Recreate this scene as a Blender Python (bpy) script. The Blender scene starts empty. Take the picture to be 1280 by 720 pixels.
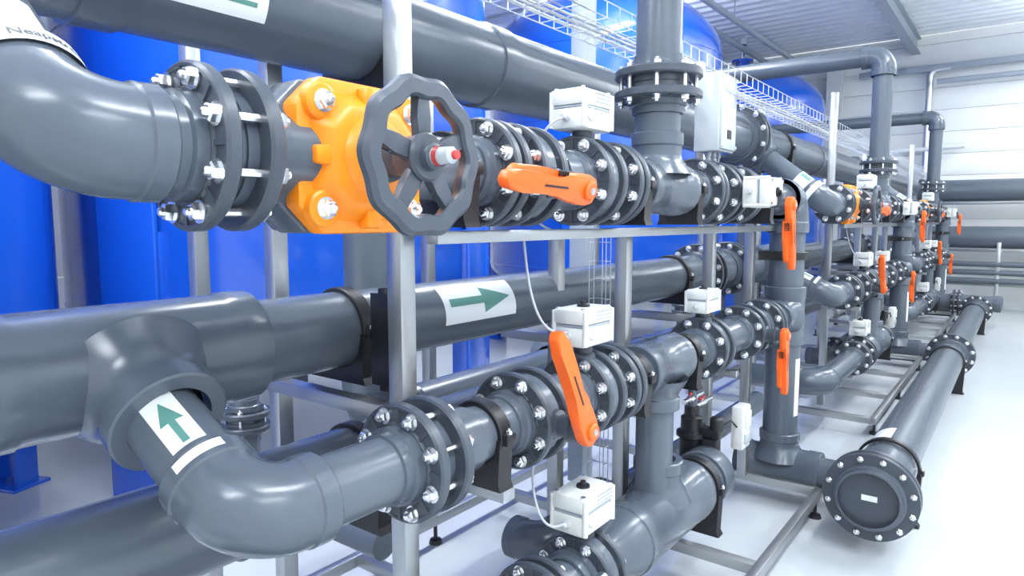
import bpy, bmesh, math, random
from mathutils import Vector, Matrix
random.seed(4)
H=1.65
def V(x,y,z): return Vector((x,y,z+H))
X_=Vector((1,0,0)); Y_=Vector((0,1,0)); Z_=Vector((0,0,1))
# ------------------------------------------------ materials
def mat(name,col,rough=.4,metal=0,nscale=0,namt=0,bump=0,bscale=40,coat=0,stretch=None,emit=0,rvar=0,trans=0,alpha=1):
    m=bpy.data.materials.new(name); m.use_nodes=True
    nt=m.node_tree; b=nt.nodes['Principled BSDF']
    b.inputs['Base Color'].default_value=(*col,1); b.inputs['Roughness'].default_value=rough
    b.inputs['Metallic'].default_value=metal
    if coat: b.inputs['Coat Weight'].default_value=coat; b.inputs['Coat Roughness'].default_value=.12
    if emit:
        b.inputs['Emission Color'].default_value=(1,1,1,1); b.inputs['Emission Strength'].default_value=emit
    if trans: b.inputs['Transmission Weight'].default_value=trans
    if nscale:
        tc=nt.nodes.new('ShaderNodeTexCoord'); mp=nt.nodes.new('ShaderNodeMapping')
        nt.links.new(tc.outputs['Object'],mp.inputs[0])
        if stretch: mp.inputs['Scale'].default_value=stretch
        n=nt.nodes.new('ShaderNodeTexNoise'); n.inputs['Scale'].default_value=nscale; n.inputs['Detail'].default_value=3
        nt.links.new(mp.outputs[0],n.inputs[0])
        r=nt.nodes.new('ShaderNodeMapRange'); r.inputs[1].default_value=.3; r.inputs[2].default_value=.7
        r.inputs[3].default_value=1-namt; r.inputs[4].default_value=1+namt
        nt.links.new(n.outputs['Fac'],r.inputs[0])
        mx=nt.nodes.new('ShaderNodeVectorMath'); mx.operation='SCALE'; mx.inputs[0].default_value=col
        nt.links.new(r.outputs[0],mx.inputs['Scale']); nt.links.new(mx.outputs[0],b.inputs['Base Color'])
        if rvar:
            r2=nt.nodes.new('ShaderNodeMapRange'); r2.inputs[1].default_value=.35; r2.inputs[2].default_value=.7
            r2.inputs[3].default_value=max(.02,rough-rvar); r2.inputs[4].default_value=rough+rvar
            nt.links.new(n.outputs['Fac'],r2.inputs[0]); nt.links.new(r2.outputs[0],b.inputs['Roughness'])
    if bump:
        n2=nt.nodes.new('ShaderNodeTexNoise'); n2.inputs['Scale'].default_value=bscale
        bp=nt.nodes.new('ShaderNodeBump'); bp.inputs['Strength'].default_value=bump; bp.inputs['Distance'].default_value=.01
        nt.links.new(n2.outputs['Fac'],bp.inputs['Height']); nt.links.new(bp.outputs[0],b.inputs['Normal'])
    return m
PVC=mat('pvc_grey',(.094,.115,.142),.26,nscale=2,namt=.02)
PVC2=mat('pvc_fitting_grey',(.089,.109,.137),.22,nscale=2,namt=.02)
FLG=mat('flange_dark_grey',(.056,.069,.088),.34,nscale=25,namt=.04)
BLK=mat('black_rubber',(.010,.011,.013),.42)
ZNC=mat('zinc_bolt',(.80,.81,.82),.26,1,nscale=60,namt=.10)
SST=mat('stainless_tube',(.42,.44,.45),.36,.85,nscale=3,namt=.05,rvar=.03)
ORG=mat('orange_lever',(.93,.135,.012),.36,nscale=14,namt=.04)
YOR=mat('orange_bonnet',(1.0,.285,.008),.34,nscale=10,namt=.03)
ACT=mat('actuator_ivory',(.72,.74,.71),.38,nscale=20,namt=.03)
BLU=mat('tank_blue_paint',(.009,.105,.63),.20,nscale=2,namt=.03,coat=.7)
WHT=mat('label_white',(.80,.83,.84),.45)
GRN=mat('label_green',(.10,.27,.23),.45)
INK=mat('label_ink',(.02,.03,.04),.5)
RED=mat('red_plastic',(.50,.05,.05),.35)
WIR=mat('wire_zinc',(.7,.72,.75),.35,1)
CBL=mat('cable_grey',(.50,.52,.55),.5)
FLOOR=mat('floor_epoxy',(.56,.595,.62),.12,nscale=1.0,namt=.03,rvar=.03)
CEIL=mat('ceiling_sheet',(.84,.88,.92),.4,nscale=3,namt=.03)
WALLF=mat('wall_panel',(.84,.86,.85),.5,nscale=2,namt=.03)
STL=mat('painted_steel',(.34,.39,.45),.45,nscale=5,namt=.05)
STW=mat('painted_steel_white',(.74,.77,.79),.45,nscale=5,namt=.04)
LMP=mat('lamp_diffuser',(1,1,1),.5,emit=12)
CLR=mat('clear_cover',(.50,.55,.57),.12,coat=.6,nscale=8,namt=.06)
# ------------------------------------------------ mesh builder
def basis(w):
    w=w.normalized(); ref=Z_ if abs(w.z)<.9 else X_
    u=ref.cross(w).normalized(); v=w.cross(u); return u,v,w
class M:
    def __init__(s): s.v=[]; s.f=[]; s.m=[]; s.mats=[]
    def mi(s,m):
        if m not in s.mats: s.mats.append(m)
        return s.mats.index(m)
    def face(s,idx,m): s.f.append(idx); s.m.append(m)
    def lathe(s,p,ax,prof,mt,seg=32,rot=0):
        k=s.mi(mt); u,v,w=basis(ax); prev=None
        for t,r in prof:
            c=p+w*t
            if r<1e-6: cur=[len(s.v)]; s.v.append(c)
            else:
                cur=list(range(len(s.v),len(s.v)+seg))
                for i in range(seg):
                    a=2*math.pi*i/seg+rot; s.v.append(c+u*(r*math.cos(a))+v*(r*math.sin(a)))
            if prev:
                if len(prev)>1 and len(cur)>1:
                    for i in range(seg):
                        j=(i+1)%seg; s.face((prev[i],prev[j],cur[j],cur[i]),k)
                elif len(prev)>1: s.face(tuple(prev) ,k)
                elif len(cur)>1: s.face(tuple(cur[::-1]),k)
            prev=cur
    def cyl(s,a,b,r,mt,seg=24,r1=None):
        L=(b-a).length; s.lathe(a,b-a,[(0,0),(0,r),(L,r if r1 is None else r1),(L,0)],mt,seg)
    def sweep(s,pts,r,mt,seg=24,closed=False,rf=None):
        k=s.mi(mt); n=len(pts)
        T=[]
        for i in range(n):
            if closed: t=pts[(i+1)%n]-pts[i-1]
            else: t=pts[min(i+1,n-1)]-pts[max(i-1,0)]
            T.append(t.normalized())
        u,v,w=basis(T[0]); rings=[]
        for i in range(n):
            if i:
                q=T[i-1].rotation_difference(T[i]); u=q@u
                u=(u-T[i]*u.dot(T[i])).normalized()
            v=T[i].cross(u)
            rr=rf(i) if rf else r
            rings.append(list(range(len(s.v),len(s.v)+seg)))
            for j in range(seg):
                a=2*math.pi*j/seg; s.v.append(pts[i]+u*(rr*math.cos(a))+v*(rr*math.sin(a)))
        for i in range(n if closed else n-1):
            A=rings[i];B=rings[(i+1)%n]
            for j in range(seg):
                l=(j+1)%seg; s.face((A[j],A[l],B[l],B[j]),k)
        if not closed: s.face(tuple(rings[0][::-1]),k); s.face(tuple(rings[-1]),k)
    def addbm(s,bm,mt):
        k=s.mi(mt); o=len(s.v); bm.verts.ensure_lookup_table(); bm.verts.index_update()
        for x in bm.verts: s.v.append(x.co.copy())
        for f in bm.faces: s.face(tuple(o+x.index for x in f.verts),k)
        bm.free()
    def box(s,c,size,mt,bev=0,ax=None,seg=2):
        bm=bmesh.new(); bmesh.ops.create_cube(bm,size=1)
        for x in bm.verts: x.co=Vector((x.co.x*size[0],x.co.y*size[1],x.co.z*size[2]))
        if bev: bmesh.ops.bevel(bm,geom=bm.edges[:],offset=bev,segments=seg,affect='EDGES',profile=.5)
        for x in bm.verts:
            q=x.co
            x.co=c+(ax[0]*q.x+ax[1]*q.y+ax[2]*q.z if ax else q)
        s.addbm(bm,mt)
    def prism(s,poly,o,ex,ey,ez,d,mt,bev=0,taper=None):
        bm=bmesh.new(); n=len(poly)
        a=[bm.verts.new((x,y,0)) for x,y in poly]
        tp=taper or 1
        b=[bm.verts.new((x*tp,y*tp,d)) for x,y in poly]
        bm.faces.new(a[::-1]); bm.faces.new(b)
        for i in range(n): bm.faces.new((a[i],a[(i+1)%n],b[(i+1)%n],b[i]))
        if bev: bmesh.ops.bevel(bm,geom=bm.edges[:],offset=bev,segments=2,affect='EDGES',profile=.5)
        for x in bm.verts: q=x.co.copy(); x.co=o+ex*q.x+ey*q.y+ez*q.z
        s.addbm(bm,mt)
    def patch(s,p,ax,r,refdir,t0,t1,hw,mt,n=8,na=10,a0=0):
        """cylindrical decal: hw(t) half arc-width in metres"""
        k=s.mi(mt); w=ax.normalized(); u=(refdir-w*refdir.dot(w)).normalized(); v=w.cross(u); prev=None
        for i in range(n+1):
            f=i/n; t=t0+(t1-t0)*f; h=hw(f) if callable(hw) else hw; cur=[]
            for j in range(na+1):
                a=a0+(-h+2*h*j/na)/r; cur.append(len(s.v)); s.v.append(p+w*t+u*(r*math.cos(a))+v*(r*math.sin(a)))
            if prev:
                for j in range(na): s.face((prev[j],prev[j+1],cur[j+1],cur[j]),k)
            prev=cur
    def text(s,txt,size,p,ax,r,refdir,t0,mt,along=False,a0=0):
        """printed lettering wrapped on a pipe; along=True reads along the axis"""
        cu=bpy.data.curves.new('t','FONT'); cu.body=txt; cu.size=size; cu.align_x='LEFT'; cu.align_y='CENTER'; cu.resolution_u=3
        cu.offset=size*.02
        ob=bpy.data.objects.new('t',cu); bpy.context.collection.objects.link(ob)
        dg=bpy.context.evaluated_depsgraph_get(); me=ob.evaluated_get(dg).to_mesh()
        k=s.mi(mt); w=ax.normalized(); u=(refdir-w*refdir.dot(w)).normalized(); v=w.cross(u); o=len(s.v)
        for x in me.vertices:
            if along: t,a=t0+x.co.x,a0-x.co.y/r
            else: t,a=t0+x.co.y,a0+x.co.x/r
            s.v.append(p+w*t+u*(r*math.cos(a))+v*(r*math.sin(a)))
        for f in me.polygons: s.face(tuple(o+i for i in f.vertices),k)
        ob.evaluated_get(dg).to_mesh_clear(); bpy.data.objects.remove(ob); bpy.data.curves.remove(cu)
    def obj(s,name,parent=None,sharp=33):
        c=Vector((0,0,0))
        for x in s.v: c+=x
        c/=max(1,len(s.v))
        me=bpy.data.meshes.new(name); me.from_pydata([x-c for x in s.v],[],s.f)
        for m_ in s.mats: me.materials.append(m_)
        me.polygons.foreach_set('material_index',s.m)
        bm=bmesh.new(); bm.from_mesh(me)
        bmesh.ops.recalc_face_normals(bm,faces=bm.faces[:])
        th=math.radians(sharp)
        for f in bm.faces: f.smooth=True
        for e in bm.edges:
            if len(e.link_faces)==2 and e.calc_face_angle(0)>th: e.smooth=False
        bm.to_mesh(me); bm.free()
        o=bpy.data.objects.new(name,me); o.location=c; bpy.context.collection.objects.link(o)
        if parent: o.parent=parent
        return o
def arcpath(A,C,B,rad,n=10):
    """A->corner C->B rounded"""
    da=(A-C).normalized(); db=(B-C).normalized(); ang=da.angle(db)
    tl=rad/math.tan(ang/2); p0=C+da*tl; p1=C+db*tl
    bis=(da+db).normalized(); O=C+bis*(rad/math.sin(ang/2))
    a=p0-O; b=p1-O; tot=a.angle(b); pts=[A]
    for i in range(n+1):
        f=i/n; q=(a*math.sin((1-f)*tot)+b*math.sin(f*tot))/math.sin(tot); pts.append(O+q)
    pts.append(B); return pts
# ------------------------------------------------ pipe parts
def elbow(m,C,da,db,rad,r,sl=.07,seg=40,mt=None):
    mt=mt or PVC2
    da=da.normalized(); db=db.normalized(); tl=rad/math.tan(da.angle(db)/2)
    A=C+da*(tl+sl); B=C+db*(tl+sl)
    m.sweep(arcpath(A,C,B,rad,18),r,mt,seg)
    for P,d in((A,da),(B,db)):
        m.lathe(P-d*(sl*.9),d,[(0,r),(.004,r+.004),(sl*.9-.004,r+.004),(sl*.9,r+.001),(sl*.9,r*.8)],mt,seg)
def bolt(m,p,ax,s=1):
    m.lathe(p,ax,[(0,.017*s),(.003*s,.017*s),(.003*s,0)],ZNC,14)
    m.lathe(p+ax*.003*s,ax,[(0,.0135*s),(.010*s,.0135*s),(.0125*s,.0105*s),(.0125*s,0)],ZNC,6,rot=random.random())
    m.lathe(p+ax*.012*s,ax,[(0,.0068*s),(.009*s,.0068*s),(.011*s,.004*s),(.011*s,0)],ZNC,8)
def flange_ring(m,p,ax,R,th,rin,side=1):
    h=th/2
    pr=[(-h,rin),(-h,R-.005),(-h+.005,R),(h-.005,R),(h,R-.005),(h,R-.010),(h-.003,R-.012),(h-.003,R-.040),(h,R-.042),(h+.002,rin+.018),(h+.002,rin)]
    if side<0: pr=[(-t,r) for t,r in pr][::-1]
    m.lathe(p,ax,pr,FLG,48)
def joint(m,p,ax,R=.135,gap=.036,th=.026,n=8,pr=.075,s=1.15,body=False,rot=None):
    ax=ax.normalized(); u,v,w=basis(ax); q=gap/2+th/2; rot=math.pi/n if rot is None else rot
    for sg in(1,-1): 
        flange_ring(m,p+w*(q*sg),w,R,th,pr*1.02,sg)
        e=gap/2+th
        m.lathe(p+w*(sg*e),w*sg,[(0,pr*1.22),(.022,pr*1.2),(.026,pr*1.1),(.05,pr*1.09),(.052,pr)],PVC2,36)
    if not body:
        m.lathe(p-w*gap*.5,w,[(0,R*.74),(gap*.42,R*.74),(gap*.42,R*.70),(gap*.58,R*.70),(gap*.58,R*.74),(gap,R*.74)],PVC2,36)
    for i in range(n):
        a=2*math.pi*i/n+rot; d=u*math.cos(a)+v*math.sin(a); b=p+d*(R-.024)
        for sg in(1,-1): bolt(m,b+w*(sg*(gap/2+th-.002)),w*sg,s)
        m.cyl(b-w*gap*.5,b+w*gap*.5,.007*s,ZNC,8)
        a2=a+math.pi/n; d2=u*math.cos(a2)+v*math.sin(a2); t2=w.cross(d2)
        for sg in(1,-1): m.box(p+d2*(R-.026)+w*(sg*(gap/2+th-.001)),(.032,.008,.004),FLG,0,(d2,t2,w))
def clamp(p,ax,r,drop,ddir=-Z_,name='pipe_clamp'):
    m=M(); ax=ax.normalized(); sd=ax.cross(ddir).normalized(); w=.045
    m.lathe(p-ax*w/2,ax,[(0,r),(0,r+.010),(.004,r+.013),(w-.004,r+.013),(w,r+.010),(w,r)],BLK,36)
    poly=[(-r*1.15,drop),(r*1.15,drop),(r*1.05,drop-.02),(r*1.13,0.01),(r*1.13,-.0),(r*.98,0),
          (r*.9,r*.55),(r*.55,r*.9),(0,r*1.03),(-r*.55,r*.9),(-r*.9,r*.55),(-r*.98,0),(-r*1.13,0),(-r*1.05,drop-.02)]
    m.prism(poly,p-ax*w*.6,sd,ddir,ax,w*1.2,BLK)
    for sg in(1,-1):
        m.box(p+sd*(sg*(r+.014)),(.03,.04,.03),BLK,.004,(sd,ax,ddir)); bolt(m,p+sd*(sg*(r+.018))-ddir*.015,-ddir,.6)
    return m.obj(name)
def tee(m,p,ax,br,half,R,bl,bR=None,tip=.012):
    bR=bR or R
    m.lathe(p-ax*half,ax,[(0,R*.8),(0,R),(.004,R+.005),(.07,R+.005),(.078,R),(2*half-.078,R),(2*half-.07,R+.005),(2*half-.004,R+.005),(2*half,R),(2*half,R*.8)],PVC2,48)
    m.lathe(p,br,[(R*.50,bR*1.42),(R*.80,bR*1.24),(R*.93,bR*1.14),(R*1.04,bR*1.06),(R*1.16,bR*1.01),(R*1.22,bR),(bl-.05,bR),(bl-.045,bR+.005),(bl-.004,bR+.005),(bl,bR),(bl,bR*.74),(bl-.03,bR*.70)],PVC2,48)
def lever(m,o,sd,hd,L=.29,s=1):
    """o hub centre, sd outward stem direction, hd handle direction"""
    sd=sd.normalized(); hd=(hd-sd*hd.dot(sd)).normalized(); cr=sd.cross(hd).normalized()
    pl=[(-.036,-.012),(-.026,-.028),(0,-.035),(.05,-.033),(.085,-.022),(.12,-.019),(L*.62,-.024),(L*.88,-.024),(L,-.018),(L+.008,0),(L-.004,.016),(L*.85,.020),(L*.6,.018),(.12,.020),(.08,.027),(.045,.034),(0,.035),(-.026,.028),(-.036,.012)]
    pl=[(a*s,b*s) for a,b in pl]
    m.prism(pl,o+sd*.012*s,hd,cr,sd,.030*s,ORG,.006*s)
    pl2=[(.06,-.026),(.1,-.032),(L*.55,-.036),(L*.85,-.033),(L*.9,-.02),(L*.85,.008),(.1,.008)]
    m.prism([(a*s,b*s) for a,b in pl2],o+sd*.0*s,hd,cr,sd,.022*s,ORG,.004*s)
    m.lathe(o,sd,[(-.01*s,.03*s),(.012*s,.032*s),(.012*s,.02*s)],FLG,20)
    m.lathe(o+sd*.036*s,sd,[(0,.022*s),(.012*s,.022*s),(.016*s,.018*s),(.016*s,0)],ORG,20)
    m.lathe(o+sd*.05*s,sd,[(0,.008*s),(.004*s,.008*s),(.004*s,0)],STL,12)
    m.box(o+hd*(L*.45*s)+sd*.0425*s,(L*.30*s,.005*s,.002),BLK,0,(hd,cr,sd))
    for k in range(4): m.box(o+hd*((.075+k*.009)*s)-cr*.028*s+sd*.02*s,(.004*s,.012*s,.02*s),BLK,.001,(hd,cr,sd))
def actuator(m,c,ax,up,s=1):
    cr=ax.cross(up).normalized(); A=(ax,cr,up)
    m.box(c-up*.022*s,(.175*s,.115*s,.062*s),ACT,.009*s,A)
    m.box(c+up*.012*s,(.168*s,.108*s,.006*s),STL,0,A)
    m.box(c+up*.040*s,(.178*s,.118*s,.050*s),ACT,.011*s,A)
    for i in(-1,1):
        for j in(-1,1):
            m.cyl(c+ax*(i*.074*s)+cr*(j*.046*s)+up*.06*s,c+ax*(i*.074*s)+cr*(j*.046*s)+up*.068*s,.008*s,ZNC,10)
            m.cyl(c+ax*(i*.080*s)+cr*(j*.056*s)-up*.048*s,c+ax*(i*.080*s)+cr*(j*.056*s)+up*.058*s,.009*s,ACT,10)
    m.lathe(c+up*.064*s,up,[(0,.021*s),(.008*s,.02*s),(.009*s,.010*s),(.020*s,.008*s),(.020*s,0)],BLK,18)
    for sg in(1,-1):
        d=-cr*sg
        m.lathe(c+d*.056*s-ax*.045*s-up*.012*s,d,[(0,.019*s),(.006*s,.019*s),(.010*s,.015*s),(.010*s,0)],ACT,20)
        m.box(c+d*.059*s+ax*.03*s-up*.02*s,(.07*s,.003,.03*s),WHT,0,A)
        for q in(-.02,0,.02): m.box(c+d*.060*s+ax*.03*s+up*(.042+q*.6)*s,(.09*s,.003,.003*s),STL,0,A)
    m.lathe(c-ax*.086*s-up*.02*s,-ax,[(0,.012*s),(.014*s,.012*s),(.014*s,.009*s),(.028*s,.008*s),(.028*s,0)],CBL,12)
    m.lathe(c-up*.052*s,-up,[(0,.03*s),(.02*s,.03*s),(.02*s,.022*s),(.05*s,.022*s)],FLG,20)
def butterfly(p,ax,stem,kind,hd=None,R=.135,pr=.075,gap=.062,n=8,reach=.215,s=1,rot=None,tilt=None):
    m=M(); joint(m,p,ax,R=R,gap=gap,body=True,pr=pr,n=n,rot=rot)
    w=ax.normalized(); b=R*.90; g=gap; st=(tilt or stem).normalized()
    m.lathe(p-w*g/2,w,[(0,b*.8),(.002,b*.92),(.010,b*.93),(.014,b),(g-.014,b),(g-.010,b*.93),(g-.002,b*.92),(g,b*.8)],PVC2,40)
    m.lathe(p,st,[(R*.6,.045),(R*.95,.040),(R*1.0,.030),(R*1.22,.030),(R*1.22,.040),(R*1.22+.012,.040),(R*1.22+.012,.02),(R*1.22+.02,.018),(R*1.22+.02,0)],FLG,24)
    if kind=='lever':
        lever(m,p+st*(R*1.22+.02),st,hd,s=s); return m.obj('lever_butterfly_valve')
    if kind=='act':
        actuator(m,p+stem*reach,ax,stem,s); return m.obj('actuated_butterfly_valve')
    if kind=='both':
        actuator(m,p+stem*reach,ax,stem,s); q=p+stem*(reach+.070)-Z_*.055+w*.03
        m.box(q-stem*.01+Z_*.02,(.05,.04,.06),FLG,.004)
        lever(m,q+stem*.015,stem,hd,L=.28,s=s*.98); return m.obj('actuated_butterfly_valve')
def diaphragm(p,jy):
    """hand-wheel valve; pipe axis +Y, bonnet +X"""
    m=M()
    joint(m,Vector((p.x,jy,p.z)),Y_,gap=.048,th=.028,R=.138)
    m.lathe(p-Y_*.225-X_*.030,Y_,[(0,.105),(.016,.105),(.022,.092),(.09,.100),(.36,.100),(.38,.085),(.41,.076)],PVC2,8,rot=math.pi/8)
    def oc(a,b,c): return [(-a,-b+c),(-a+c,-b),(a-c,-b),(a,-b+c),(a,b-c),(a-c,b),(-a+c,b),(-a,b-c)]
    m.prism(oc(.150,.140,.055),p-X_*.12,Y_,Z_,X_,.06,PVC2,.006)
    m.prism(oc(.166,.144,.055),p-X_*.075,Y_,Z_,X_,.085,PVC2,.006)
    m.prism(oc(.154,.145,.052),p+X_*.012,Y_,Z_,X_,.045,YOR,.008)
    m.prism(oc(.130,.125,.055),p+X_*.050,Y_,Z_,X_,.045,YOR,.010,taper=.74)
    m.lathe(p+X_*.085,X_,[(0,.085),(.012,.078),(.03,.06),(.034,.045),(.034,0)],YOR,32)
    for i in(-1,0,1):
        for j in(-1,1):
            if i==0:
                m.prism([(-.02,0),(.02,0),(.016,.05),(-.016,.05)],p+Z_*(.085*j)+X_*.052,Y_,Z_*j,X_,.035,YOR,.006); continue
            q=p+Y_*(.108*i)+Z_*(.097*j)
            m.lathe(q+X_*.052,X_,[(0,.037),(.018,.034),(.022,.029),(.022,0)],YOR,20)
            bolt(m,q+X_*.073,X_,1.25)
        if i: m.prism([(-.02,0),(.02,0),(.016,.05),(-.016,.05)],p+Y_*(.085*i)+X_*.052,Z_,Y_*i,X_,.035,YOR,.006)
    m.lathe(p+X_*.11,X_,[(0,.05),(.02,.046),(.02,.036),(.085,.034),(.085,.02),(.12,.018)],FLG,28)
    c=p+X_*.228-Z_*.006-Y_*.010; R=.125; N=96
    pts=[]
    for i in range(N):
        a=2*math.pi*i/N; rr=R+.0035*math.cos(10*a)
        pts.append(c+Y_*(rr*math.cos(a))+Z_*(rr*math.sin(a)))
    k=m.mi(FLG); sec=[(-.020,-.006),(-.015,-.016),(.009,-.016),(.018,-.008),(.018,.006),(.009,.014),(-.015,.015),(-.020,.008)]
    rings=[]
    for i,q in enumerate(pts):
        rd=(q-c).normalized(); rings.append([len(m.v)+j for j in range(8)])
        for a,b in sec: m.v.append(q+rd*a+X_*b)
    for i in range(N):
        A=rings[i];B=rings[(i+1)%N]
        for j in range(8): l=(j+1)%8; m.face((A[j],A[l],B[l],B[j]),k)
    for i in range(5):
        a=2*math.pi*i/5+.35; d=Y_*math.cos(a)+Z_*math.sin(a); e=X_.cross(d)
        pl=[(.03,-.020),(.07,-.012),(.115,-.017),(.115,.017),(.07,.012),(.03,.020)]
        m.prism(pl,c-X_*.012,d,e,X_,.018,FLG,.005)
    m.lathe(c,X_,[(-.045,.034),(-.03,.040),(.010,.044),(.016,.040),(.016,.026),(.03,.024),(.032,.018)],FLG,28)
    m.lathe(c+X_*.03,X_,[(0,.017),(.040,.015),(.045,.011),(.045,0)],CLR,20)
    m.lathe(c+X_*.073,X_,[(0,.008),(.010,.008),(.010,0)],RED,12)
    m.lathe(c+X_*.036,X_,[(0,.0182),(.010,.0178)],RED,20)
    return m.obj('handwheel_diaphragm_valve')
# ------------------------------------------------ lines
XL=-1.1; ZU=.12; ZL=-.55; ZB=-1.16
def module(o,last=False):
    P=lambda y,z=ZU,x=XL: V(x,y+o,z)
    # ---- upper line
    m=M()
    dg=Vector((-.60,0,.47)).normalized()
    C=P(.37)
    m.cyl(C+dg*.1,V(-1.70,.37+o,.59),.078,PVC,40)
    elbow(m,C,dg,Y_,.10,.088,sl=.045,seg=48)
    m.lathe(V(-1.70,.37+o,.59),-dg,[(.10,.14),(.17,.13),(.2,.112),(.25,.112),(.254,.10),(.254,.07)],PVC2,40)
    m.cyl(P(.45),P(4.05),.075,PVC,40)
    joint(m,P(1.325),Y_,gap=.016)
    joint(m,P(1.975),Y_,gap=.018)
    m.cyl(P(1.61),P(1.68),.087,PVC2,36)
    tee(m,P(2.33),Y_,Z_,.19,.096,.20,.09)
    m.cyl(P(2.33,ZU+.1),P(2.33,1.40),.083,PVC,36)
    joint(m,P(2.33,.49),Z_,R=.158,gap=.045,pr=.085,th=.03)
    if o>0:
        elbow(m,P(2.33,1.48),-Z_,-X_,.12,.10,sl=.06)
        m.cyl(P(2.33,1.48,-1.25),P(2.33,1.48,-3.4),.083,PVC,28)
    else:
        m.cyl(P(2.33,1.40),P(2.33,2.9),.083,PVC,36); elbow(m,P(2.33,2.98),-Z_,-X_,.12,.10,sl=.06)
        m.cyl(P(2.33,2.98,-1.25),P(2.33,2.98,-3.4),.083,PVC,28)
    joint(m,P(2.70),Y_,gap=.018); joint(m,P(3.17),Y_,gap=.018)
    # drop
    D=4.10
    elbow(m,P(D),-Y_,-Z_,.12,.112,sl=.07)
    m.cyl(P(D,0),P(D,-1.4),.098,PVC,36)
    tee(m,P(D,ZL),Z_,-Y_,.17,.110,.19,.09)
    tee(m,P(D,-1.47),X_,Z_,.24,.122,.22,.110)
    m.cyl(P(D,-1.47,-1.33),P(D,-1.47,-.62),.098,PVC,36)
    rd=Vector((.55,-.75,.6))
    m.patch(C,dg,.0935,rd,.096,.136,.20,WHT,n=3,na=36)
    m.patch(C,dg,.0790,rd,.165,.26,.10,WHT,n=3,na=24)
    m.patch(C,dg,.0795,rd,.175,.25,.018,GRN,n=3,na=8,a0=.15)
    m.text('Neapstrādāts ūdens',.025,C,dg,.0942,rd,.116,INK,a0=.42)
    m.patch(P(D,0),-Z_,.0995,Vector((.7,-.7,0)),.80,1.14,.022,WHT,n=2,na=8,a0=-.5)
    m.obj('upper_pipe_line')
    diaphragm(P(.892),o+.612+0)
    butterfly(P(1.465),Y_,X_,'lever',Vector((0,-1,.03)),s=1.12,tilt=Vector((1,0,-.20)))
    butterfly(P(1.80),Y_,Z_,'act',reach=.205)
    butterfly(P(2.93),Y_,X_,'both',Vector((0,.22,-1)),reach=.2)
    # ---- lower line
    m=M(); q=Vector((-.5,0,.23)).normalized(); C=P(.645,ZL)
    m.cyl(C+q*.1,V(-1.6,.645+o,-.32),.078,PVC,40)
    elbow(m,C,q,Y_,.10,.088,sl=.05,seg=48)
    m.cyl(P(.75,ZL),P(3.95,ZL),.075,PVC,40)
    joint(m,P(1.075,ZL),Y_,gap=.05,th=.03,R=.138)
    m.cyl(P(1.18,ZL),P(1.24,ZL),.084,PVC2,32)
    m.cyl(P(1.61,ZL),P(1.69,ZL),.087,PVC2,36)
    joint(m,P(1.985,ZL),Y_,gap=.018)
    tee(m,P(2.36,ZL),Y_,-Z_,.17,.094,.17,.088)
    m.cyl(P(2.36,ZL),P(2.36,ZB),.072,PVC,32)
    joint(m,P(3.64,ZL),Y_,gap=.03)
    m.cyl(P(3.0,ZL),P(3.14,ZL),.085,PVC2,36)
    rd=Vector((.25,-.45,.85))
    m.patch(C,q,.079,rd,.17,.34,.034,WHT,n=3,na=8)
    m.patch(C,q,.0798,rd,.178,.245,.007,GRN,n=3,na=4)
    m.patch(C,q,.0798,rd,.240,.300,lambda f:.023*(1-f)+.0005,GRN,n=8,na=6)
    m.patch(C,q,.0932,rd,.120,.142,.05,WHT,n=2,na=12)
    m.obj('lower_pipe_line')
    butterfly(P(1.49,ZL),Y_,X_,'lever',Vector((0,-.48,.88)),s=1.08)
    butterfly(P(1.82,ZL),Y_,Z_,'act')
    butterfly(P(2.82,ZL),Y_,Z_,'act',s=.85,reach=.2)
    butterfly(P(3.33,ZL),Y_,X_,'lever',Vector((0,.12,-1)))
    # ---- bottom line
    m=M()
    elbow(m,P(.45,ZB),-X_,Y_,.12,.098,sl=.06)
    m.cyl(P(.45,ZB,-1.30),P(.45,ZB,-1.62),.085,PVC,32)
    m.cyl(P(.6,ZB),P(2.2,ZB),.085,PVC,32)
    joint(m,P(1.58,ZB),Y_,pr=.085,R=.145,gap=.022)
    m.lathe(P(1.95,ZB),Y_,[(0,.09),(.05,.10),(.11,.125),(.16,.128)],PVC2,40)
    tee(m,P(2.40,ZB),Y_,Z_,.30,.128,.23,.092)
    m.cyl(P(2.7,ZB),P(2.84,ZB),.112,PVC,36)
    m.lathe(P(2.84,ZB),Y_,[(0,.11),(0,.124),(.004,.128),(.10,.128),(.13,.115),(.145,.08),(.15,0)],PVC2,40)
    m.obj('bottom_pipe_line')
    butterfly(P(1.83,ZB),Y_,Z_,'act',R=.145,pr=.088,reach=.225,s=1.08)
    # ---- clamps
    for y in(1.185,2.10,2.56,3.5): clamp(P(y),Y_,.076,.135)
    for y in(1.31,2.13,2.60): clamp(P(y,ZL),Y_,.076,.135)
    clamp(P(2.77,ZB),Y_,.113,.20)
    clamp(P(D,-.2),Z_,.099,.13,-X_)
    # ---- frames
    m=M(); t=.052
    def post(x,y,z0,z1,t=t,mt=SST): m.box(P(y,(z0+z1)/2,x),(t,t,z1-z0),mt,.004)
    for x,y,z1 in((-1.25,1.18,1.0),(-1.82,1.20,.95),(-2.32,1.22,.95),(-1.25,2.37,-.04),(-1.52,2.30,-.05),(-2.32,2.37,.95),(-1.25,3.28,.62),(-2.32,3.97,.95),(-1.25,3.90,.1)):
        post(x,y,-1.50,z1)
    if o==0: post(-1.98,3.25,-1.5,1.5,.10,STL)
    for z,x,y0,y1 in((-.042,-1.16,1.20,4.0),(-.715,-1.18,1.20,3.0),(-1.525,-.84,1.0,3.97),(-1.525,-2.32,1.0,3.97)):
        m.box(P((y0+y1)/2,z,x),(.04,y1-y0,.032 if z>-1 else t),SST,.003)
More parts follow.
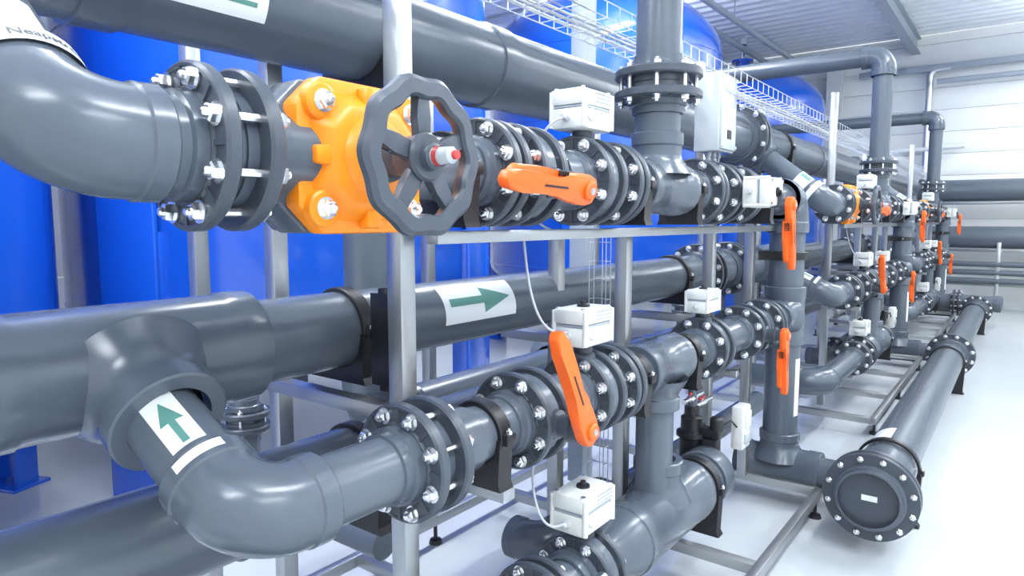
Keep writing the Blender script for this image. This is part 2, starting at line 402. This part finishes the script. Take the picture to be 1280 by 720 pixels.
    for y in(1.02,1.9,2.9,3.97): m.box(P(y,-1.525,-1.58),(1.46,.05,.05),SST,.004)
    m.box(P(1.33,-.705,-1.14),(.24,.05,.036),SST,.003)
    for y in(2.37,3.28):
        m.box(P(y,-.755,-1.18),(.18,.045,.035),SST,.003)
    for y in(1.18,2.37,3.28): m.box(P(y,-.50,-1.55),(.60,.045,.04),SST,.003)
    for x in(-.84,-2.32):
        for y in(1.1,2.4,3.9): 
            m.lathe(P(y,-1.65,x),Z_,[(0,0),(0,.035),(.02,.03),(.022,.01),(.1,.01)],BLK,16)
    m.obj('pipe_support_frame')
module(0); module(4.65); module(9.2)
# ---- headers
def header(name,x,z,r,tees=(),tR=None,y0=-1.2,y1=14.2,joints=(),clamps=(),rings=(),bdir=None,bl=.2,bR=.12):
    m=M(); m.cyl(V(x,y0,z),V(x,y1,z),r,PVC,56)
    for y in tees: tee(m,V(x,y,z),Y_,bdir,.30,tR,bl,bR)
    for y in joints: joint(m,V(x,y,z),Y_,R=r*1.6,pr=r,n=12,gap=.04,th=.03)
    for y in rings: m.lathe(V(x,y,z),Y_,[(0,r),(.003,r+.008),(.10,r+.008),(.103,r)],PVC2,44)
    return m
m=header('h',-1.6,-.32,.112,(.655,5.31,9.86),.136,joints=(4.5,4.0,8.9),bdir=Vector((.5,0,-.23)).normalized(),bl=.235,bR=.116)
rd=Vector((.75,-.55,.35)); c=V(-1.6,0,-.32)
m.patch(c,Y_,.1135,rd,1.60,1.98,.072,WHT,n=2,na=14)
m.patch(c,Y_,.1143,rd,1.63,1.83,.014,GRN,n=2,na=4)
m.patch(c,Y_,.1143,rd,1.80,1.95,lambda f:.048*(1-f)+.0005,GRN,n=12,na=8)
m.obj('header_pipe')
m=header('h',-1.70,.59,.15,rings=(2.0,-.1,.62,5.2,6.9,9),joints=(4.9,))
rd=Vector((.78,-.50,-.22))
m.patch(V(-1.7,0,.59),Y_,.1513,rd,.76,1.03,.055,WHT,n=2,na=14)
m.patch(V(-1.7,0,.59),Y_,.1520,rd,.84,1.00,.006,GRN,n=2,na=6,a0=.10)
m.patch(V(-1.7,0,.59),Y_,.1520,rd,.79,.84,lambda f:.022*f+.0005,GRN,n=6,na=6,a0=.10)
m.obj('header_pipe')
m=header('h',-1.62,-.76,.125,rings=(.9,3.3,6,9))
m.patch(V(-1.62,0,-.76),Y_,.1263,Vector((.6,-.5,.7)),1.35,1.6,.03,WHT,n=2,na=8)
m.obj('header_pipe')
for y in(1.27,3.6,5.6,8.2): clamp(V(-1.6,y,-.32),Y_,.113,.15)
for y in(1.45,5.8): clamp(V(-1.70,y,.59),Y_,.151,.19)
for y in(1.32,): clamp(V(-1.62,y,-.76),Y_,.126,.18)
m=M(); m.box(V(-1.40,1.27,-.33),(.03,.05,.29),BLK,.004); m.box(V(-1.37,1.25,-.33),(.15,.012,.26),BLK,.002); m.obj('pipe_bracket')
for o in(0,4.65,9.2):
    m=M()
    m.cyl(V(-2.08,1.80+o,.8),V(-2.08,1.80+o,-.7),.108,PVC,36)
    elbow(m,V(-2.08,1.80+o,-.82),Z_,Y_,.14,.122,sl=.07)
    m.cyl(V(-2.08,2.0+o,-.82),V(-2.08,3.2+o,-.82),.108,PVC,36)
    elbow(m,V(-2.08,3.3+o,-.82),-Y_,-X_,.14,.122,sl=.07)
    m.lathe(V(-2.08,1.8+o,.8),Z_,[(0,.12),(.1,.12),(.13,.08),(.14,0)],PVC2,32)
    m.obj('feed_pipe')
    m=M()
    m.cyl(V(-2.62,1.55+o,-.50),V(-2.62,1.55+o,-1.1),.055,PVC,24)
    joint(m,V(-2.62,1.55+o,-.85),Z_,R=.105,pr=.055,n=4,s=.8)
    elbow(m,V(-2.62,1.55+o,-1.15),Z_,X_,.07,.064,sl=.04)
    m.cyl(V(-2.5,1.55+o,-1.15),V(-1.75,1.55+o,-1.15),.055,PVC,24)
    m.obj('drain_pipe')
    m=M()
    m.cyl(V(-1.45,2.2+o,-1.28),V(-1.45,4.8+o,-1.28),.07,PVC,28); elbow(m,V(-1.45,2.1+o,-1.28),Y_,-X_,.09,.08,sl=.05)
    joint(m,V(-1.45,2.55+o,-1.28),Y_,R=.125,pr=.07)
    m.obj('return_pipe')
# ---- floor manifold pipe at right
m=M(); fx=-.525; fz=-1.345; r=.135
m.cyl(V(fx,3.62,fz),V(fx,12.4,fz),r,PVC,48)
def big_joint(y,blind=False):
    joint(m,V(fx,y,fz),Y_,R=.215,pr=r,n=12,gap=.02,th=.032,s=1.2)
    if blind:
        m.lathe(V(fx,y-.045,fz),-Y_,[(0,.215),(.004,.215),(.006,.16),(.006,.155),(.012,.15),(.012,0)],FLG,44)
        m.box(V(fx,y-.0585,fz),(.07,.002,.028),WHT)
big_joint(3.62,True); big_joint(8.0); big_joint(12.3)
m.lathe(V(fx,3.69,fz),Y_,[(0,r+.012),(.30,r+.012),(.305,r)],PVC2,44)
m.patch(V(fx,0,fz),Y_,r+.001,Vector((-.5,-.1,1)),4.2,4.42,.06,WHT,n=2,na=14)
m.cyl(V(fx,12.3,fz),V(fx,12.7,fz),r,PVC,36)
m.obj('floor_manifold_pipe')
for y in(4.10,7.6,11.8): clamp(V(fx,y,fz),Y_,r+.012 if y<5 else r+.001,.30)
# ---- cable tray
m=M(); tx=-1.42; tz=.76
for dx,dz in((-.12,.06),(-.12,.0),(-.06,0),(0,0),(.06,0),(.12,0),(.12,.06)):
    m.cyl(V(tx+dx,.3,tz+dz),V(tx+dx,14.5,tz+dz),.0026,WIR,6)
y=.3
while y<14.5:
    m.cyl(V(tx-.12,y,tz),V(tx+.12,y,tz),.0024,WIR,5)
    for s_ in(-1,1): m.cyl(V(tx+.12*s_,y,tz),V(tx+.12*s_,y,tz+.06),.0024,WIR,5)
    y+=.1
for k in range(3):
    pts=[V(tx-.06+.03*k+.012*math.sin(i*.9+k),.3+i*.35,tz+.012) for i in range(40)]
    m.sweep(pts,.006,CBL,6)
m.obj('wire_cable_tray')
m=M(); 
for x in(-1.46,-1.42,-1.38): m.cyl(V(x,2.50,-1.45),V(x,2.50,-.07),.0020,WIR,6)
for x in(-1.46,-1.38): m.cyl(V(x,2.46,-1.45),V(x,2.46,-.07),.0020,WIR,6)
z=-1.45
while z<-.08:
    m.cyl(V(-1.46,2.50,z),V(-1.38,2.50,z),.0018,WIR,5)
    for x in(-1.46,-1.38): m.cyl(V(x,2.50,z),V(x,2.46,z),.0018,WIR,5)
    z+=.08
m.obj('vertical_wire_cable_tray')
# ---- cables
def cable(pts,r=.0040,name='signal_cable'):
    cu=bpy.data.curves.new(name,'CURVE'); cu.dimensions='3D'; cu.bevel_depth=r; cu.bevel_resolution=2
    sp=cu.splines.new('NURBS'); sp.points.add(len(pts)-1); sp.use_endpoint_u=True; sp.order_u=4
    for i,p in enumerate(pts): sp.points[i].co=(*p,1)
    cu.materials.append(CBL); o=bpy.data.objects.new(name,cu); bpy.context.collection.objects.link(o)
for o in(0,4.65,9.2):
    cable([V(-1.1,1.70+o,.30),V(-1.1,1.64+o,.30),V(-1.2,1.64+o,.2),V(-1.28,1.75+o,0),V(-1.28,1.9+o,-.03)])
    cable([V(-1.1,1.73+o,-.34),V(-1.1,1.62+o,-.34),V(-1.16,1.62+o,-.25),V(-1.2,1.65+o,-.15),V(-1.22,1.66+o,-.03)])
    cable([V(-1.1,1.73+o,-.95),V(-1.1,1.62+o,-.95),V(-1.16,1.62+o,-.85),V(-1.2,1.68+o,-.76),V(-1.22,1.75+o,-.72)])
# ---- junction box
for o in(0,4.65,9.2):
    m=M(); c=V(-1.20,3.16+o,.50)
    m.box(c,(.12,.21,.36),CLR,.010); m.box(c+X_*.062,(.02,.19,.34),CLR,.006)
    m.box(c+X_*.073,(.004,.13,.05),WHT); m.box(c+X_*.073-Z_*.1,(.004,.05,.04),BLK); m.box(c+X_*.073+Z_*.1,(.004,.12,.02),STL)
    m.box(c-X_*.07,(.02,.05,.5),SST,.002)
    for a in(-1,1):
        for b in(-1,1): m.cyl(c+Y_*.083*a+Z_*.155*b+X_*.068,c+Y_*.083*a+Z_*.155*b+X_*.077,.008,ZNC,10)
    for k in range(3): m.lathe(c-Z_*.18+Y_*(-.06+.06*k),-Z_,[(0,.012),(.02,.012),(.02,.008),(.035,.007)],CBL,12)
    m.obj('junction_box')
# ---- dosing / sampling assembly
for o in(0,4.65,9.2):
    m=M(); c=V(-1.20,2.98+o,-.98)
    m.lathe(c-Z_*.14,Z_,[(0,0),(0,.05),(.01,.055),(.10,.055),(.11,.07),(.13,.07),(.14,.05),(.2,.05),(.21,.035),(.25,.035),(.25,0)],BLK,24)
    m.box(c+X_*.09,(.10,.05,.05),BLK,.008); m.box(c+X_*.10-Z_*.07,(.07,.06,.09),BLK,.01)
    m.box(c+Y_*.09-Z_*.02,(.05,.07,.05),BLK,.008); m.lathe(c+X_*.12+Z_*.02,Z_,[(0,.03),(.05,.03),(.06,.02),(.06,0)],BLK,16)
    m.box(V(-1.04,3.20+o,-.99),(.06,.11,.21),ACT,.01); m.box(V(-1.005,3.20+o,-.95),(.01,.07,.08),ACT,.004); m.box(V(-1.005,3.20+o,-1.04),(.012,.08,.05),CLR,.004)
    for dz,dy in((.15,0),(.10,.12)):
        q=c+Z_*dz+Y_*dy
        m.cyl(q-Y_*.1,q+Y_*.12,.012,ZNC,12); m.box(q+Z_*.025,(.014,.075,.012),RED,.004); m.cyl(q,q+Z_*.024,.008,ZNC,10)
        m.lathe(q-Y_*.03,Y_,[(0,.012),(.005,.02),(.05,.02),(.055,.012)],ZNC,8)
    m.cyl(c+Z_*.1,c+Z_*.36,.02,PVC,16)
    m.cyl(c-Z_*.14,c-Z_*.5,.02,ZNC,12)
    m.sweep([c+X_*.1-Z_*.1,c+X_*.14-Z_*.2,c+X_*.05-Z_*.35,c-Z_*.45+Y_*.1],.008,BLK,8)
    m.sweep([c+X_*.1+Y_*.02,c+X_*.16+Y_*.08+Z_*.05,c+X_*.16+Y_*.16,c+X_*.14+Y_*.2],.005,BLK,8)
    m.obj('dosing_valve_station')
# ---- blue tanks
def tank(y,x=-4.53,R=1.5):
    m=M(); zb=-.55; zt=2.0; h=.92; prof=[]
    for i in range(13):
        a=math.pi/2*i/12; prof.append((zb-.5*math.cos(a)-0,max(0,R*math.sin(a))))
    prof[0]=(zb-.5,0)
    prof=prof+[(zt,R)]
    for i in range(1,17):
        a=math.pi/2*i/16; prof.append((zt+h*math.sin(a),R*math.cos(a) if i<16 else 0))
    m.lathe(V(x,y,0),Z_,prof,BLU,96)
    for z in(zb,.32+0,zt,1.15): m.lathe(V(x,y,z),Z_,[(-.010,R-.001),(-.005,R+.006),(.005,R+.006),(.010,R-.001)],BLU,96)
    for k in range(4):
        a=math.radians(-70+90*k); d=Vector((math.cos(a),math.sin(a),0)); e=Z_.cross(d)
        m.box(V(x,y,-.72)+d*(R+.03),(.035,.40,1.84),BLU,.006,(d,e,Z_))
        for sg in(-1,1): m.box(V(x,y,-.85)+d*(R-.03)+e*(.185*sg),(.12,.03,1.58),BLU,.004,(d,e,Z_))
        m.box(V(x,y,-1.64)+d*(R-.02),(.24,.46,.02),BLU,.003,(d,e,Z_))
    m.lathe(V(x,y,zt+h-.03),Z_,[(0,.12),(.14,.12),(.14,.2),(.18,.2),(.18,0)],BLU,32)
    m.cyl(V(x,y,zt+h+.15),V(x,y,zt+h+.42),.04,ZNC,16)
    m.lathe(V(x,y,zt+h+.42),Z_,[(0,.05),(.02,.08),(.14,.08),(.17,.05),(.17,0)],ZNC,20)
    m.cyl(V(x,y,zb-.45),V(x,y,zb-.8),.08,PVC,24)
    m.obj('blue_pressure_tank')
for y in(-.06,3.14,7.95,13.3): tank(y)
# ---- room
def room():
    m=M(); m.box(Vector((-2,4.7,-.05)),(12.6,22,.1),FLOOR); m.obj('floor')
    m=M(); k=m.mi(CEIL); y=-6.2; pts=[]
    while y<15.6:
        for dy,dz in((0,0),(.12,0),(.16,.09),(.26,.09)): pts.append((y+dy,5.22+dz))
        y+=.30
    for i,(yy,zz) in enumerate(pts):
        m.v.append(Vector((-8.2,yy,zz))); m.v.append(Vector((4.2,yy,zz)))
        if i: a=2*i; m.face((a-2,a-1,a+1,a),k)
    m.obj('ceiling',sharp=20)
    m=M(); z=0
    while z<5.2:
        hh=min(.42,5.22-z)
        m.box(Vector((-2,15.6,z+hh/2)),(12.6,.1,hh-.006),WALLF,.008); z+=.42
    m.box(Vector((-2,15.62,2.6)),(12.6,.06,5.24),WALLF)
    m.obj('wall_far')
    m=M(); z=0
    while z<5.2:
        hh=min(1.05,5.22-z); m.box(Vector((-8.15,4.7,z+hh/2)),(.1,21.9,hh-.01),WALLF,.006); z+=1.05
    m.obj('wall_left')
    m=M(); m.box(Vector((4.25,4.7,2.6)),(.1,22,5.22),WALLF); m.obj('wall_right')
    m=M(); m.box(Vector((-2,15.53,.06)),(12.2,.03,.12),STW); m.obj('baseboard_far')
room()
def ibeam(a,b,h,w,mt,name):
    m=M(); d=(b-a).normalized(); L=(b-a).length; c=(a+b)/2
    up=Z_ if abs(d.z)<.9 else Y_; s=d.cross(up).normalized(); A=(d,s,up)
    m.box(c+up*(h/2-.01),(L,w,.02),mt,0,A); m.box(c-up*(h/2-.01),(L,w,.02),mt,0,A); m.box(c,(L,.015,h-.04),mt,0,A)
    m.obj(name)
for x in(-1.9,-6.2,2.4): ibeam(Vector((x,-6,5.02)),Vector((x,15.5,5.02)),.30,.16,STL,'roof_beam')
for y in(4.0,9.5): ibeam(Vector((-8,y,5.1)),Vector((4,y,5.1)),.14,.1,STW,'roof_purlin')
for x in(-3.3,-7.0,2.6): ibeam(Vector((x,15.38,0)),Vector((x,15.38,4.9)),.26,.28,STW,'wall_column')
m=M()
m.cyl(Vector((-3.15,15.3,2.1)),Vector((-2.2,15.3,3.0)),.045,STW,12); m.cyl(Vector((-2.2,15.3,3.0)),Vector((-1.0,15.3,3.05)),.045,STW,12); m.obj('wall_brace')
m=M()
m.cyl(Vector((-1.62,15.35,1.4)),Vector((-1.62,15.35,4.3)),.06,WIR,16); m.sweep(arcpath(Vector((-1.62,15.35,4.2)),Vector((-1.62,15.35,4.5)),Vector((-1.3,15.35,4.5)),.12),.06,WIR,16); m.obj('ventilation_duct')
m=M(); m.cyl(Vector((-1.5,15.3,4.28)),Vector((3.5,15.3,4.28)),.05,STL,16); m.box(Vector((-.6,15.36,4.55)),(4.5,.10,.12),STL,.01); m.obj('wall_conduit')
m=M()
for x in(-3.9,-4.4): m.cyl(Vector((x,-5,4.85)),Vector((x,15,4.85)),.05,STL,16)
for y in(3,7,11):
    m.cyl(Vector((-3.9,y,4.85)),Vector((-3.9,y,5.2)),.01,STL,8)
m.obj('ceiling_service_pipe')
m=M()
for z,r in((.55,.20),(-.30,.20)):
    m.cyl(V(-1.55,14.95,z),V(3.8,14.95,z),r,PVC,36); m.lathe(V(-1.55,14.95,z),-X_,[(0,r),(0,r+.03),(.1,r+.03),(.14,r*.6),(.14,0)],PVC2,36)
for z in(-.78,-.93,-1.08): m.cyl(V(-1.4,14.8,z),V(3.8,14.8,z),.05,PVC,20)
m.obj('wall_header_pipe')
m=M()
for x in(-1.3,-.35,.8,2.2):
    m.box(V(x,14.8,-.95),(.06,.06,1.4),SST,.004)
for z in(.32,-.53,-1.15): m.box(V(1.0,14.86,z),(4.8,.05,.05),SST,.004)
m.obj('wall_pipe_rack')
m=M()
m.cyl(V(-2.4,12.7,-1.28),V(-.3,12.7,-1.28),.12,PVC,32)
joint(m,V(-1.1,12.7,-1.28),X_,R=.2,pr=.12,n=12); joint(m,V(-.8,12.7,-1.28),X_,R=.2,pr=.12,n=12)
m.lathe(V(-.3,12.7,-1.28),X_,[(0,.13),(.08,.13),(.1,.08),(.1,0)],PVC2,32)
m.obj('end_manifold_pipe')
# ---- lamps
def lamp(x,y,L=2.4,e=88,up=52):
    z=4.62; m=M()
    m.box(Vector((x,y,z+.05)),(.26,L,.08),STW,.01); m.box(Vector((x,y,z+.0)),(.20,L-.06,.03),LMP,.005); m.box(Vector((x,y,z+.095)),(.20,L-.06,.02),LMP,.005)
    for s_ in(-1,1): m.cyl(Vector((x,y+s_*L*.35,z+.08)),Vector((x,y+s_*L*.35,5.25)),.006,WIR,6)
    ob=m.obj('ceiling_lamp')
    for dz,en,rx in((-.03,e,0),(.13,up,math.pi)):  # lamp's own downward light, then an added upward fill to brighten the ceiling
        l=bpy.data.lights.new('lamp_and_fill_light','AREA'); l.shape='RECTANGLE'; l.size=.18; l.size_y=L; l.energy=en; l.color=(.93,.97,1)
        lo=bpy.data.objects.new('lamp_and_fill_light',l); lo.rotation_euler=(rx,0,0); lo.location=Vector((x,y,z+dz)); bpy.context.collection.objects.link(lo)
        lo.parent=ob; lo.matrix_parent_inverse=Matrix.Translation(-ob.location)
for y in(-2.5,1.5,5.5): lamp(.9,y)
for y in(9.5,13.2): lamp(.9,y,e=78,up=56)
for y in(-2.5,.6,5.3): lamp(-2.9,y,e=115)
lamp(-5.4,9.0,e=110,up=70); 
for y in(0,6,11.5): lamp(3.2,y,e=65)
# even world light added as front fill; rear wall left out for it
w=bpy.data.worlds.new('World'); bpy.context.scene.world=w; w.use_nodes=True
bg=w.node_tree.nodes['Background']; bg.inputs[0].default_value=(.93,.965,1,1); bg.inputs[1].default_value=1.3
# ---- camera
cd=bpy.data.cameras.new('camera'); cd.sensor_width=36; cd.lens=23.625; cd.clip_start=.02
co=bpy.data.objects.new('camera',cd); bpy.context.collection.objects.link(co)
co.location=(0,0,H); co.rotation_euler=(math.radians(90-5.71),0,math.radians(37.26))
sc=bpy.context.scene; sc.camera=co
sc.view_settings.view_transform='Standard'; sc.view_settings.look='None'; sc.view_settings.exposure=0
